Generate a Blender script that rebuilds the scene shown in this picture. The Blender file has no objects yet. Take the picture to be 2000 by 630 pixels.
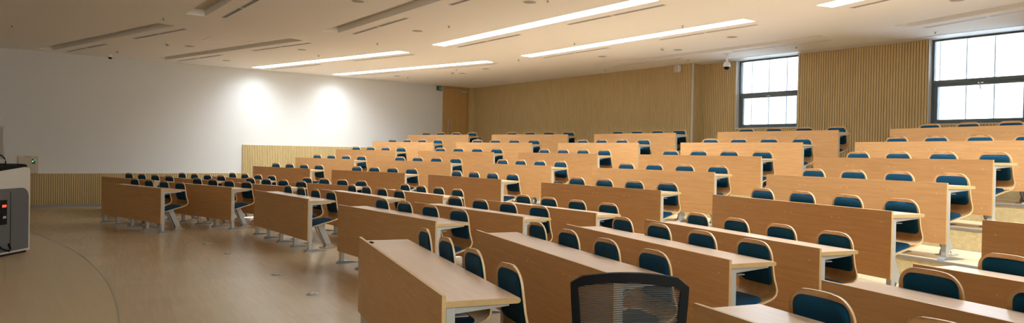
import bpy, math, random
from mathutils import Vector, Matrix
from mathutils.geometry import tessellate_polygon

scene = bpy.context.scene
COL = scene.collection
PI = math.pi

# ------------------------------------------------------------------ camera
TH, PITCH, ROLL, FPX, EYE = 0.9274, 0.0110, 0.01849, 1369.0, 1.46
Rv = Vector((math.cos(TH), math.sin(TH), 0))
Fh = Vector((-math.sin(TH), math.cos(TH), 0))
Fv = Fh * math.cos(PITCH) + Vector((0, 0, -math.sin(PITCH)))
Uv = Rv.cross(Fv)
Xc = Rv * math.cos(ROLL) + Uv * math.sin(ROLL)
Yc = -Rv * math.sin(ROLL) + Uv * math.cos(ROLL)
Zc = -Fv
cam_data = bpy.data.cameras.new('camera')
cam = bpy.data.objects.new('camera', cam_data)
COL.objects.link(cam)
cam.matrix_world = Matrix(((Xc.x, Yc.x, Zc.x, 0), (Xc.y, Yc.y, Zc.y, 0), (Xc.z, Yc.z, Zc.z, EYE), (0, 0, 0, 1)))
cam_data.sensor_width = 36
cam_data.lens = FPX / 2000 * 36
cam_data.clip_start = 0.05
cam_data.clip_end = 200
scene.camera = cam

# ------------------------------------------------------------------ world, exposure
LAMP = 3.0             # glow of the lit ceiling diffusers
LAMP_W = 74.0          # power sent down by each lit trough
SKY = 6.3              # daylight outside the windows
scene.view_settings.view_transform = 'Standard'
scene.view_settings.look = 'None'
scene.view_settings.exposure = 1.1
scene.view_settings.gamma = 1.0
scene.view_settings.use_curve_mapping = False
world = bpy.data.worlds.new('daylight')
scene.world = world
world.use_nodes = True
bg = world.node_tree.nodes['Background']
bg.inputs[0].default_value = (1.0, 0.96, 0.87, 1)
bg.inputs[1].default_value = SKY
cy = scene.cycles
cy.max_bounces = 9
cy.diffuse_bounces = 6
cy.glossy_bounces = 3
cy.transmission_bounces = 4
cy.transparent_max_bounces = 10
cy.sample_clamp_indirect = 6.0
cy.caustics_reflective = False
cy.caustics_refractive = False
cy.use_denoising = True

# ------------------------------------------------------------------ materials
def new_mat(name):
    m = bpy.data.materials.new(name)
    m.use_nodes = True
    return m, m.node_tree, m.node_tree.nodes['Principled BSDF']

def plain(name, col, rough=0.6, metal=0.0, spec=0.5, bump=0.0, bscale=400, coat=0.0):
    m, nt, p = new_mat(name)
    p.inputs['Base Color'].default_value = (*col, 1)
    p.inputs['Roughness'].default_value = rough
    p.inputs['Metallic'].default_value = metal
    p.inputs['Specular IOR Level'].default_value = spec
    tc = nt.nodes.new('ShaderNodeTexCoord')
    n = nt.nodes.new('ShaderNodeTexNoise')
    n.inputs['Scale'].default_value = bscale
    n.inputs['Detail'].default_value = 2
    nt.links.new(tc.outputs['Object'], n.inputs['Vector'])
    # small tone variation
    hs = nt.nodes.new('ShaderNodeMixRGB')
    hs.blend_type = 'MULTIPLY'
    hs.inputs[0].default_value = 0.10
    hs.inputs[1].default_value = (*col, 1)
    nt.links.new(n.outputs['Fac'], hs.inputs[2])
    nt.links.new(hs.outputs[0], p.inputs['Base Color'])
    if bump:
        b = nt.nodes.new('ShaderNodeBump')
        b.inputs['Strength'].default_value = bump
        b.inputs['Distance'].default_value = 0.002
        nt.links.new(n.outputs['Fac'], b.inputs['Height'])
        nt.links.new(b.outputs[0], p.inputs['Normal'])
    return m

def wood(name, dark, light, scale=(1.2, 22, 22), rough=0.45, spec=0.4, per_object=0.06, coords='Object'):
    m, nt, p = new_mat(name)
    L = nt.links.new
    tc = nt.nodes.new('ShaderNodeTexCoord')
    oi = nt.nodes.new('ShaderNodeObjectInfo')
    add = nt.nodes.new('ShaderNodeVectorMath'); add.operation = 'ADD'
    mul = nt.nodes.new('ShaderNodeMath'); mul.operation = 'MULTIPLY'; mul.inputs[1].default_value = 37
    L(oi.outputs['Random'], mul.inputs[0])
    L(tc.outputs[coords], add.inputs[0]); L(mul.outputs[0], add.inputs[1])
    mp = nt.nodes.new('ShaderNodeMapping')
    mp.inputs['Scale'].default_value = scale
    L(add.outputs[0], mp.inputs['Vector'])
    n = nt.nodes.new('ShaderNodeTexNoise')
    n.inputs['Scale'].default_value = 2.2; n.inputs['Detail'].default_value = 6
    n.inputs['Roughness'].default_value = 0.62; n.inputs['Distortion'].default_value = 0.6
    L(mp.outputs[0], n.inputs['Vector'])
    cr = nt.nodes.new('ShaderNodeValToRGB')
    cr.color_ramp.elements[0].position = 0.30; cr.color_ramp.elements[0].color = (*dark, 1)
    cr.color_ramp.elements[1].position = 0.72; cr.color_ramp.elements[1].color = (*light, 1)
    L(n.outputs['Fac'], cr.inputs[0])
    hsv = nt.nodes.new('ShaderNodeHueSaturation')
    mr = nt.nodes.new('ShaderNodeMapRange')
    mr.inputs[3].default_value = 1 - per_object; mr.inputs[4].default_value = 1 + per_object
    L(oi.outputs['Random'], mr.inputs[0]); L(mr.outputs[0], hsv.inputs['Value'])
    L(cr.outputs[0], hsv.inputs['Color'])
    L(hsv.outputs[0], p.inputs['Base Color'])
    p.inputs['Roughness'].default_value = rough
    p.inputs['Specular IOR Level'].default_value = spec
    return m

def planks(name, c1, c2, gap, angle, length, width, rough, patch=0.0):
    m, nt, p = new_mat(name)
    L = nt.links.new
    tc = nt.nodes.new('ShaderNodeTexCoord')
    mp = nt.nodes.new('ShaderNodeMapping'); mp.inputs['Rotation'].default_value = (0, 0, angle)
    L(tc.outputs['Object'], mp.inputs['Vector'])
    br = nt.nodes.new('ShaderNodeTexBrick')
    br.inputs['Color1'].default_value = (*c1, 1); br.inputs['Color2'].default_value = (*c2, 1)
    br.inputs['Mortar'].default_value = (*gap, 1)
    br.inputs['Scale'].default_value = 1; br.inputs['Brick Width'].default_value = length
    br.inputs['Row Height'].default_value = width; br.inputs['Mortar Size'].default_value = 0.0015
    br.inputs['Mortar Smooth'].default_value = 0.3
    br.offset = 0.37
    L(mp.outputs[0], br.inputs['Vector'])
    mp2 = nt.nodes.new('ShaderNodeMapping'); mp2.inputs['Scale'].default_value = (1.0, 14, 1)
    L(mp.outputs[0], mp2.inputs['Vector'])
    n = nt.nodes.new('ShaderNodeTexNoise'); n.inputs['Scale'].default_value = 1.7; n.inputs['Detail'].default_value = 7
    n.inputs['Distortion'].default_value = 0.5
    L(mp2.outputs[0], n.inputs['Vector'])
    mr = nt.nodes.new('ShaderNodeMapRange'); mr.inputs[1].default_value = 0.3; mr.inputs[2].default_value = 0.7; mr.inputs[3].default_value = 0.95; mr.inputs[4].default_value = 1.05
    L(n.outputs['Fac'], mr.inputs[0])
    mx = nt.nodes.new('ShaderNodeMixRGB'); mx.blend_type = 'MULTIPLY'; mx.inputs[0].default_value = 1
    L(br.outputs['Color'], mx.inputs[1]); L(mr.outputs[0], mx.inputs[2])
    last = mx.outputs[0]
    if patch:
        n2 = nt.nodes.new('ShaderNodeTexNoise'); n2.inputs['Scale'].default_value = 0.45; n2.inputs['Detail'].default_value = 2
        L(tc.outputs['Object'], n2.inputs['Vector'])
        mr2 = nt.nodes.new('ShaderNodeMapRange'); mr2.inputs[1].default_value = 0.35; mr2.inputs[2].default_value = 0.65
        mr2.inputs[3].default_value = 1 - patch; mr2.inputs[4].default_value = 1 + patch
        L(n2.outputs['Fac'], mr2.inputs[0])
        mx2 = nt.nodes.new('ShaderNodeMixRGB'); mx2.blend_type = 'MULTIPLY'; mx2.inputs[0].default_value = 1
        L(last, mx2.inputs[1]); L(mr2.outputs[0], mx2.inputs[2]); last = mx2.outputs[0]
    L(last, p.inputs['Base Color'])
    mr3 = nt.nodes.new('ShaderNodeMapRange'); mr3.inputs[3].default_value = rough - 0.03; mr3.inputs[4].default_value = rough + 0.04
    L(n.outputs['Fac'], mr3.inputs[0]); L(mr3.outputs[0], p.inputs['Roughness'])
    p.inputs['Specular IOR Level'].default_value = 0.45
    return m

M = {}
M['white_wall'] = plain('white_wall_paint', (0.71, 0.715, 0.715), 0.8, bump=0.08, bscale=250)
M['ceiling'] = plain('ceiling_paint', (0.89, 0.87, 0.84), 0.85, bump=0.05, bscale=180)
M['ceiling_white'] = plain('white_painted_metal', (0.80, 0.80, 0.79), 0.5)
M['rib_wood'] = wood('ribbed_wood_panelling', (0.53, 0.395, 0.19), (0.63, 0.485, 0.245), (14, 14, 0.9), 0.55, 0.3, 0.0)
M['rib_groove'] = plain('dark_groove_wood', (0.27, 0.19, 0.085), 0.7)
M['ply'] = wood('plywood_step', (0.48, 0.385, 0.195), (0.64, 0.53, 0.31), (8, 8, 12), 0.45, 0.35, 0.0)
M['tread'] = planks('light_wood_tread', (0.62, 0.49, 0.32), (0.68, 0.55, 0.37), (0.35, 0.25, 0.15), 0.0, 1.2, 0.12, 0.33)
M['floor'] = planks('wood_tile_floor', (0.44, 0.325, 0.195), (0.49, 0.365, 0.22), (0.37, 0.27, 0.16), 0.13, 0.9, 0.45, 0.24, 0.05)
M['stage'] = planks('stage_plank_floor', (0.49, 0.375, 0.225), (0.52, 0.40, 0.24), (0.42, 0.31, 0.185), 0.0, 1.6, 0.09, 0.30)
M['desk_wood'] = wood('beech_desk_panel', (0.50, 0.260, 0.100), (0.60, 0.336, 0.142), (1.3, 20, 20), 0.42, 0.4)
M['desk_top'] = wood('beech_desk_top', (0.58, 0.40, 0.28), (0.66, 0.47, 0.34), (1.3, 18, 18), 0.30, 0.5)
M['edge'] = wood('pale_edge_band', (0.50, 0.33, 0.145), (0.60, 0.42, 0.21), (3, 3, 3), 0.4, 0.4)
M['shell'] = wood('bent_plywood_shell', (0.48, 0.27, 0.105), (0.60, 0.36, 0.155), (6, 6, 1.5), 0.32, 0.5)
M['shell_rim'] = plain('pale_plywood_rim', (0.70, 0.52, 0.30), 0.38)
M['metal'] = plain('light_grey_metal', (0.49, 0.50, 0.49), 0.38, 0.15)
M['foot_metal'] = plain('dull_grey_metal', (0.28, 0.30, 0.32), 0.4, 0.4)
M['chrome'] = plain('polished_metal', (0.78, 0.79, 0.80), 0.15, 0.9)
M['nosing'] = plain('grey_metal_nosing', (0.42, 0.42, 0.41), 0.35, 0.6)
M['skirt'] = plain('grey_skirting', (0.33, 0.32, 0.29), 0.5)
M['screw'] = plain('screw_cap', (0.78, 0.62, 0.48), 0.3, 0.3)
M['dark'] = plain('black_plastic', (0.006, 0.0065, 0.008), 0.6, spec=0.15)
M['frame_dark'] = plain('dark_grey_window_metal', (0.12, 0.15, 0.165), 0.38, 0.2)
M['slot_dark'] = plain('dark_slot', (0.03, 0.028, 0.025), 0.8)
M['grille'] = plain('grey_grille', (0.42, 0.38, 0.33), 0.7)
M['door_wood'] = wood('door_veneer', (0.44, 0.27, 0.095), (0.52, 0.335, 0.13), (12, 12, 1.0), 0.4, 0.4, 0.0)
M['cabinet'] = plain('beige_painted_metal', (0.56, 0.50, 0.40), 0.5)
M['podium_white'] = plain('silver_white_shell', (0.62, 0.60, 0.56), 0.35)
M['podium_dark'] = plain('charcoal_panel', (0.10, 0.105, 0.11), 0.5, bump=0.1, bscale=300)
M['red'] = plain('red_paint', (0.42, 0.05, 0.02), 0.35)
M['board'] = plain('grey_board_face', (0.42, 0.38, 0.35), 0.5)

def fabric(name, c1, c2):
    m, nt, p = new_mat(name)
    L = nt.links.new
    tc = nt.nodes.new('ShaderNodeTexCoord')
    n = nt.nodes.new('ShaderNodeTexNoise'); n.inputs['Scale'].default_value = 260; n.inputs['Detail'].default_value = 2
    L(tc.outputs['Object'], n.inputs['Vector'])
    cr = nt.nodes.new('ShaderNodeValToRGB')
    cr.color_ramp.elements[0].position = 0.3; cr.color_ramp.elements[0].color = (*c1, 1)
    cr.color_ramp.elements[1].position = 0.7; cr.color_ramp.elements[1].color = (*c2, 1)
    L(n.outputs['Fac'], cr.inputs[0]); L(cr.outputs[0], p.inputs['Base Color'])
    b = nt.nodes.new('ShaderNodeBump'); b.inputs['Strength'].default_value = 0.25; b.inputs['Distance'].default_value = 0.002
    L(n.outputs['Fac'], b.inputs['Height']); L(b.outputs[0], p.inputs['Normal'])
    p.inputs['Roughness'].default_value = 0.85
    p.inputs['Specular IOR Level'].default_value = 0.12
    p.inputs['Sheen Weight'].default_value = 0.05
    return m
M['fabric'] = fabric('blue_upholstery', (0.001, 0.034, 0.078), (0.002, 0.058, 0.118))

def emit(name, col, s):
    m = bpy.data.materials.new(name); m.use_nodes = True
    nt = m.node_tree; nt.nodes.clear()
    e = nt.nodes.new('ShaderNodeEmission'); o = nt.nodes.new('ShaderNodeOutputMaterial')
    e.inputs[0].default_value = (*col, 1); e.inputs[1].default_value = s
    nt.links.new(e.outputs[0], o.inputs[0])
    return m
M['lamp'] = emit('lit_diffuser', (0.95, 0.985, 1.0), LAMP)
M['led_red'] = emit('red_indicator', (1.0, 0.05, 0.03), 1.5)
M['led_green'] = emit('green_indicator', (0.5, 1.0, 0.55), 0.9)
M['unlit'] = plain('unlit_diffuser', (0.60, 0.54, 0.42), 0.6)
M['sign_green'] = plain('sign_green', (0.012, 0.11, 0.06), 0.5)
M['sign_white'] = plain('sign_white', (0.35, 0.42, 0.38), 0.5)

def glass():
    m = bpy.data.materials.new('window_glass'); m.use_nodes = True
    nt = m.node_tree; nt.nodes.clear(); L = nt.links.new
    t = nt.nodes.new('ShaderNodeBsdfTransparent'); g = nt.nodes.new('ShaderNodeBsdfGlossy')
    t.inputs[0].default_value = (0.95, 0.98, 0.98, 1); g.inputs['Roughness'].default_value = 0.03
    f = nt.nodes.new('ShaderNodeFresnel'); f.inputs[0].default_value = 1.45
    x = nt.nodes.new('ShaderNodeMixShader'); o = nt.nodes.new('ShaderNodeOutputMaterial')
    L(f.outputs[0], x.inputs[0]); L(t.outputs[0], x.inputs[1]); L(g.outputs[0], x.inputs[2]); L(x.outputs[0], o.inputs[0])
    return m
M['glass'] = glass()
def frosted(nm, tcol):
    m = bpy.data.materials.new(nm); m.use_nodes = True
    nt = m.node_tree; nt.nodes.clear(); L = nt.links.new
    t = nt.nodes.new('ShaderNodeBsdfTranslucent'); d = nt.nodes.new('ShaderNodeBsdfDiffuse')
    t.inputs[0].default_value = (*tcol, 1); d.inputs[0].default_value = (0.8, 0.84, 0.86, 1)
    x = nt.nodes.new('ShaderNodeMixShader'); x.inputs[0].default_value = 0.25
    o = nt.nodes.new('ShaderNodeOutputMaterial')
    L(t.outputs[0], x.inputs[1]); L(d.outputs[0], x.inputs[2]); L(x.outputs[0], o.inputs[0])
    return m
M['frosted'] = frosted('frosted_panel', (0.80, 0.88, 1.0))
M['joint'] = frosted('panel_joint', (0.055, 0.068, 0.082))

# ------------------------------------------------------------------ mesh helper
class MB:
    def __init__(self):
        self.v = []; self.f = []; self.mi = []; self.smooth = []
        self.mats = []
    def mat(self, name):
        if name not in self.mats: self.mats.append(name)
        return self.mats.index(name)
    def add(self, verts, faces, mat, smooth=False):
        b = len(self.v); k = self.mat(mat)
        self.v += [tuple(v) for v in verts]
        for f in faces:
            self.f.append(tuple(i + b for i in f)); self.mi.append(k); self.smooth.append(smooth)
        return self
    def box(self, x0, x1, y0, y1, z0, z1, mat, bevel=0.0):
        if bevel <= 0:
            vs = [(x, y, z) for z in (z0, z1) for y in (y0, y1) for x in (x0, x1)]
            fs = [(0, 2, 3, 1), (4, 5, 7, 6), (0, 1, 5, 4), (2, 6, 7, 3), (0, 4, 6, 2), (1, 3, 7, 5)]
            return self.add(vs, fs, mat)
        b = bevel
        ring = lambda z, i: [(x0 + i, y0 + b, z), (x0 + b, y0 + i, z), (x1 - b, y0 + i, z), (x1 - i, y0 + b, z),
                             (x1 - i, y1 - b, z), (x1 - b, y1 - i, z), (x0 + b, y1 - i, z), (x0 + i, y1 - b, z)]
        r = [ring(z0, b * .999), ring(z0 + b, 0), ring(z1 - b, 0), ring(z1, b * .999)]
        vs = sum(r, []); fs = [tuple(reversed(range(8))), tuple(range(24, 32))]
        for k in range(3):
            for i in range(8):
                j = (i + 1) % 8
                fs.append((k * 8 + i, k * 8 + j, (k + 1) * 8 + j, (k + 1) * 8 + i))
        return self.add(vs, fs, mat)
    def prism(self, pts, axis, a, b, mat, side=None):
        # pts: 2D outline; extruded along axis from a to b (convex or simple outline)
        def P(p, t):
            if axis == 'x': return (t, p[0], p[1])
            if axis == 'y': return (p[0], t, p[1])
            return (p[0], p[1], t)
        n = len(pts)
        vs = [P(p, a) for p in pts] + [P(p, b) for p in pts]
        self.add(vs, [tuple(range(n)), tuple(reversed(range(n, 2 * n)))], mat)
        self.add(vs, [(i, i + n, (i + 1) % n + n, (i + 1) % n) for i in range(n)], side or mat)
        return self
    def tube(self, path, r, mat, seg=10, cap=True):
        pts = [Vector(p) for p in path]
        rr = r if isinstance(r, (list, tuple)) else [r] * len(pts)
        rings = []
        up = Vector((0, 0, 1))
        for i, p in enumerate(pts):
            t = (pts[min(i + 1, len(pts) - 1)] - pts[max(i - 1, 0)]).normalized()
            ref = up if abs(t.z) < 0.95 else Vector((1, 0, 0))
            a = t.cross(ref).normalized(); b = a.cross(t).normalized()
            rings.append([p + (a * math.cos(q) + b * math.sin(q)) * rr[i] for q in [2 * PI * k / seg for k in range(seg)]])
        vs = sum(rings, []); fs = []
        for i in range(len(pts) - 1):
            for k in range(seg):
                j = (k + 1) % seg
                fs.append((i * seg + k, i * seg + j, (i + 1) * seg + j, (i + 1) * seg + k))
        self.add(vs, fs, mat, True)
        if cap:
            n = len(vs)
            self.add(rings[0], [tuple(reversed(range(seg)))], mat)
            self.add(rings[-1], [tuple(range(seg))], mat)
        return self
    def lathe(self, prof, c, mat, seg=20):
        # prof (r,z) rotated about z through c
        vs = []; fs = []
        for r, z in prof:
            for k in range(seg):
                a = 2 * PI * k / seg
                vs.append((c[0] + r * math.cos(a), c[1] + r * math.sin(a), c[2] + z))
        for i in range(len(prof) - 1):
            for k in range(seg):
                j = (k + 1) % seg
                fs.append((i * seg + k, i * seg + j, (i + 1) * seg + j, (i + 1) * seg + k))
        fs.append(tuple(range(seg))); fs.append(tuple(range((len(prof) - 1) * seg, len(prof) * seg)))
        return self.add(vs, fs, mat, True)
    def mesh(self, name):
        me = bpy.data.meshes.new(name)
        me.from_pydata(self.v, [], self.f)
        for m in self.mats: me.materials.append(M[m])
        me.polygons.foreach_set('material_index', self.mi)
        me.polygons.foreach_set('use_smooth', self.smooth)
        me.update()
        import bmesh
        bm = bmesh.new(); bm.from_mesh(me)
        bmesh.ops.remove_doubles(bm, verts=bm.verts, dist=1e-5)
        bmesh.ops.recalc_face_normals(bm, faces=bm.faces)
        bm.to_mesh(me); bm.free()
        return me
    def obj(self, name, parent=None, **kw):
        return link(name, self.mesh(name), parent, **kw)

def link(name, me, parent=None, loc=None, rotz=None):
    o = bpy.data.objects.new(name, me)
    COL.objects.link(o)
    if parent: o.parent = parent
    if loc: o.location = loc
    if rotz is not None: o.rotation_euler = (0, 0, rotz)
    return o

def tag(o, label=None, cat=None, group=None, kind=None):
    if label: o['label'] = label
    if cat: o['category'] = cat
    if group: o['group'] = group
    if kind: o['kind'] = kind
    return o

def thing(name, label, cat, loc=(0, 0, 0), rotz=0.0, group=None):
    o = bpy.data.objects.new(name, None)
    o.empty_display_size = 0.1
    COL.objects.link(o); o.location = loc; o.rotation_euler = (0, 0, rotz)
    return tag(o, label, cat, group)

def struct(name, mb):
    o = mb.obj(name); o['kind'] = 'structure'; return o

def copy_tree(o, parent=None):
    c = o.copy(); COL.objects.link(c); c.parent = parent
    for ch in list(o.children): copy_tree(ch, c)
    return c

# ------------------------------------------------------------------ room shell
WL, WR = -19.6, 0.85          # the two side walls (x)
WB, WB2 = 13.05, 13.40        # back wall and its recessed stretch (y)
WF = -3.6                     # stage wall behind the camera
HC = 3.63                     # ceiling height
JOG = -10.52                  # where the back wall steps back
TIERS = [0.255, 0.493, 0.731, 0.969, 1.206]
U0, UB, TAN = -9.215, 5.094, 0.2605
VB, VC = 3.258, 3.675
def row_line(off, d):
    # polyline of a row of desk fronts, shifted d towards the stage
    vc = VC + off - d
    vb = VB + off - d / math.cos(0.2547)
    du = UB - (vc - vb) / TAN
    yl = lambda x: vb + TAN * (x - (U0 - UB))
    yr = lambda x: vb - TAN * (x - (U0 + UB))
    return [(WL, yl(WL)), (U0 - du, vc), (U0 + du, vc), (WR, yr(WR))]
OFF = [3.445 + 1.123 * i for i in range(5)]

# floor
mb = MB(); mb.box(WL - .3, WR + .3, WF - .3, 14.2, -0.2, 0.0, 'floor')
struct('floor', mb)
# stage area of lighter planks, bounded by a shallow arc, with a thin metal strip along it
SC, SR = (-9.4, -23.15), 24.2
arc = []
for i in range(61):
    x = WL + (WR - WL) * i / 60
    arc.append((x, SC[1] + math.sqrt(SR * SR - (x - SC[0]) ** 2)))
mb = MB(); pts = arc + [(WR, WF), (WL, WF)]
n = len(pts)
mb.add([(x, y, 0.004) for x, y in pts] + [(x, y, 0.0) for x, y in pts],
       [tuple(range(n))] + [(i, (i + 1) % n, (i + 1) % n + n, i + n) for i in range(n)], 'stage')
struct('floor', mb)
mb = MB()
inner = arc; outer = [(x, y + 0.012) for x, y in arc]
vs = [(x, y, z) for z in (0.0, 0.006) for x, y in inner + outer]
k = len(arc); q = 2 * k
fs = []
for i in range(k - 1):
    fs += [(q + i, q + i + 1, q + k + i + 1, q + k + i), (i, i + 1, q + i + 1, q + i), (k + i, k + i + 1, q + k + i + 1, q + k + i)]
mb.add(vs, fs, 'nosing')
struct('trim_1', mb)

# seating tiers: each one a solid step across the room
for t, z in enumerate(TIERS):
    ln = row_line(OFF[t], 0.085)
    z0 = 0 if t == 0 else TIERS[t - 1]
    poly = ln + [(WR, 13.5), (WL, 13.5)]
    mb = MB(); n = len(poly)
    vs = [(x, y, z0) for x, y in poly] + [(x, y, z) for x, y in poly]
    mb.add(vs, [tuple(range(n, 2 * n))], 'tread')
    mb.add(vs, [(i, (i + 1) % n, (i + 1) % n + n, i + n) for i in range(n)], 'ply')
    struct('floor', mb)
    # metal nosing strip along the step edge
    a = row_line(OFF[t], 0.092); b = row_line(OFF[t], 0.05)
    mb = MB()
    prof = lambda zz0, zz1: None
    vs = []
    for (xa, ya), (xb, yb) in zip(a, b):
        vs += [(xa, ya, z - 0.022), (xa, ya, z + 0.004), (xb, yb, z + 0.004), (xb, yb, z - 0.022)]
    fs = []
    for i in range(3):
        o = i * 4
        fs += [(o + j, o + (j + 1) % 4, o + 4 + (j + 1) % 4, o + 4 + j) for j in range(4)]
    mb.add(vs, fs, 'nosing')
    struct('trim_%d' % (t + 2), mb)

# side wall beside the far sections: white plaster with ribbed wood dado
mb = MB(); mb.box(WL - .25, WL, WF, 11.84, 0, HC + .05, 'white_wall')
mb.box(WL - .25, WL, 12.86, 13.4, 0, HC + .05, 'white_wall')
mb.box(WL - .25, WL, 11.84, 12.86, 3.62, HC + .05, 'white_wall')
mb.box(WL - .25, WL - .12, 11.84, 12.86, 0, 3.62, 'white_wall')
struct('wall_left', mb)

def ribs(mb, p0, p1, z0, z1, thick, pitch=0.05, groove=0.016, depth=0.012, mat='rib_wood', cap=True):
    """grooved panel from p0 to p1 (xy); thick is measured to the left of p0->p1 (front face on the line)"""
    p0 = Vector((*p0, 0)); p1 = Vector((*p1, 0)); d = (p1 - p0); Ln = d.length; d.normalize()
    nrm = Vector((-d.y, d.x, 0))      # points into the wall
    out = []; x = 0.0
    while x < Ln - pitch * .5:
        w = min(pitch, Ln - x)
        out += [(x, 0), (x + w - groove, 0), (x + w - groove + .002, depth), (x + w - .002, depth)]
        x += pitch
    out.append((Ln, 0))
    pts = [p0 + d * a + nrm * b for a, b in out]
    m = len(pts); vs = [(p.x, p.y, z) for z in (z0, z1) for p in pts]
    mb.add(vs, [(i, i + 1, m + i + 1, m + i) for i in range(m - 1) if i % 4 != 2], mat)
    mb.add(vs, [(i, i + 1, m + i + 1, m + i) for i in range(m - 1) if i % 4 == 2], 'rib_groove')
    # solid backing behind the grooves
    e = depth * 1.05
    c = [p0 + nrm * e, p1 + nrm * e, p1 + nrm * thick, p0 + nrm * thick]
    vs = [(p.x, p.y, z) for z in (z0, z1) for p in c]
    mb.add(vs, [(0, 1, 2, 3), (4, 5, 6, 7), (0, 4, 5, 1), (1, 5, 6, 2), (2, 6, 7, 3), (3, 7, 4, 0)], mat)
    if cap:
        c = [p0, p1, p1 + nrm * thick, p0 + nrm * thick]
        vs = [(p.x, p.y, z) for z in (z1 - .0, z1 + .012) for p in c]
        mb.add(vs, [(0, 1, 2, 3), (4, 5, 6, 7), (0, 4, 5, 1), (1, 5, 6, 2), (2, 6, 7, 3), (3, 7, 4, 0)], mat)
# p0->p1 with left side into the wall: for the x=WL wall walk +y (left = -x)
mb = MB(); ribs(mb, (WL + .04, WF), (WL + .04, 5.55), 0.07, 0.79, .04, 0.045)
struct('trim_7', mb)
mb = MB(); ribs(mb, (WL + .04, 5.55), (WL + .04, 11.70), 0.0, 1.56, .04, 0.045)
struct('trim_8', mb)
mb = MB(); mb.box(WL, WL + .03, WF, 5.5, 0, 0.07, 'skirt'); struct('baseboard_left', mb)

# back wall
mb2 = MB(); ribs(mb2, (WL, WB), (JOG, WB), 0, HC, .06, cap=False)
struct('wall_back', mb2)
# step face of the jog and the recessed stretch up to window 1, between windows, after window 2
W1 = (-9.58, -8.07); W2 = (-5.57, -4.06); W3_ADDED = (-1.56, -.05); ZS = 2.10  # the third window is out of view, added to let in more daylight
mb = MB(); ribs(mb, (JOG, WB + .061), (JOG, WB2 + .02), 0, HC, .25, cap=False); struct('wall_back', mb)
mb = MB(); ribs(mb, (JOG, WB2), (W1[0], WB2), 0, HC, .28, cap=False); struct('wall_back', mb)
mb = MB(); ribs(mb, (W1[1], WB2), (W2[0], WB2), 0, HC, .28, cap=False); struct('wall_back', mb)
mb = MB(); ribs(mb, (W2[1], WB2), (W3_ADDED[0], WB2), 0, HC, .28, cap=False); struct('wall_back', mb)
mb = MB(); ribs(mb, (W3_ADDED[1], WB2), (WR, WB2), 0, HC, .28, cap=False); struct('wall_back', mb)
for a, b in (W1, W2, W3_ADDED):
    mb = MB(); ribs(mb, (a, WB2), (b, WB2), 0, ZS, .28); struct('wall_back', mb)
# thin white corner bead at the jog and white reveals beside the windows
mb = MB(); mb.box(JOG + .0005, JOG + .008, WB - .006, WB + .058, 1.2, HC, 'ceiling_white'); struct('trim_9', mb)
# other walls
RWIN_ADDED = [(-2.8, -.8), (.6, 2.6), (6.2, 8.2)]  # openings in the unseen right wall, made up to bring in daylight
mb = MB(); mb.box(WR, WR + .25, WF, 13.7, 0, 1.45, 'white_wall'); mb.box(WR, WR + .25, WF, 13.7, 3.25, HC + .05, 'white_wall')
ys = [WF] + [v for w in RWIN_ADDED for v in w] + [13.7]
for i in range(0, len(ys), 2): mb.box(WR, WR + .25, ys[i], ys[i + 1], 1.45, 3.25, 'white_wall')
struct('wall_right', mb)
for i, (a, b) in enumerate(RWIN_ADDED):
    root = thing('window_%d' % (i + 4), None, None, (0, 0, 0)); root['kind'] = 'structure'  # added daylight window, out of view
    m = MB(); xa, xb = WR + .12, WR + .18
    m.box(xa, xb, a, a + .05, 1.45, 3.25, 'frame_dark'); m.box(xa, xb, b - .05, b, 1.45, 3.25, 'frame_dark'); m.box(xa, xb, (a + b) / 2 - .025, (a + b) / 2 + .025, 1.5, 3.2, 'frame_dark')
    m.box(xa, xb, a + .05, b - .05, 1.45, 1.50, 'frame_dark'); m.box(xa, xb, a + .05, b - .05, 3.20, 3.25, 'frame_dark'); m.obj('window_frame', root)
    m = MB(); m.box(xa + .028, xa + .034, a + .05, b - .05, 1.5, 3.2, 'glass'); m.obj('window_pane', root)
mb = MB(); mb.box(WL - .25, WR + .25, WF - .25, WF, 0, HC + .05, 'white_wall'); struct('wall_front', mb)
mb = MB(); mb.box(WR - .04, WR, WF, 13.38, 0, 1.24, 'rib_wood'); struct('trim_10', mb)

# ceiling with openings for the lamp troughs
CU, CL, CW = -9.48, 5.72, 0.31
troughs = []        # (origin corner x, y, rot, lit)
rows_c = [2.56, 4.87, 7.17, 9.43, 11.64]
for i, v in enumerate(rows_c):
    troughs.append((CU - CL / 2, v, 0.0, i in (2, 3), 'C', i))
A15 = math.radians(15.0)
rows_l = [0.90, 3.24, 5.61, 7.86]
LW = CL / math.cos(0.0)
for i, v in enumerate(rows_l):
    troughs.append((WL + .50, v, A15, i in (2, 3), 'L', i))
# mirrored bank towards the window side of the room
for i, v in enumerate(rows_l + [10.18]):
    px, py = WL + .50 + CL * math.cos(A15), v + CL * math.sin(A15)
    troughs.append((2 * CU - px, py, -A15, i in (2, 3), 'R', i))
troughs = [t for t in troughs if not (t[4] == 'R' and t[5] == 0)]
def trough_pts(t):
    x, y, r, *_ = t
    c, s = math.cos(r), math.sin(r)
    Ln = CL if t[4] != 'R' else min(CL, CL)
    return [(x + a * c - b * s, y + a * s + b * c) for a, b in ((0, 0), (Ln, 0), (Ln, CW), (0, CW))]
GAPY = WB - .012
outer = [(WL - .25, WF - .25), (WR + .25, WF - .25), (WR + .25, GAPY), (JOG, GAPY), (JOG, WB + .3), (WL - .25, WB + .3)]
loops = [outer] + [trough_pts(t) for t in troughs]
flat = [p for l in loops for p in l]
tris = tessellate_polygon([[Vector((x, y, 0)) for x, y in l] for l in loops])
mb = MB(); N = len(flat)
vs = [(x, y, HC) for x, y in flat] + [(x, y, HC + .05) for x, y in flat]
fs = [tuple(t) for t in tris] + [tuple(i + N for i in t) for t in tris]
b = 0
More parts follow.
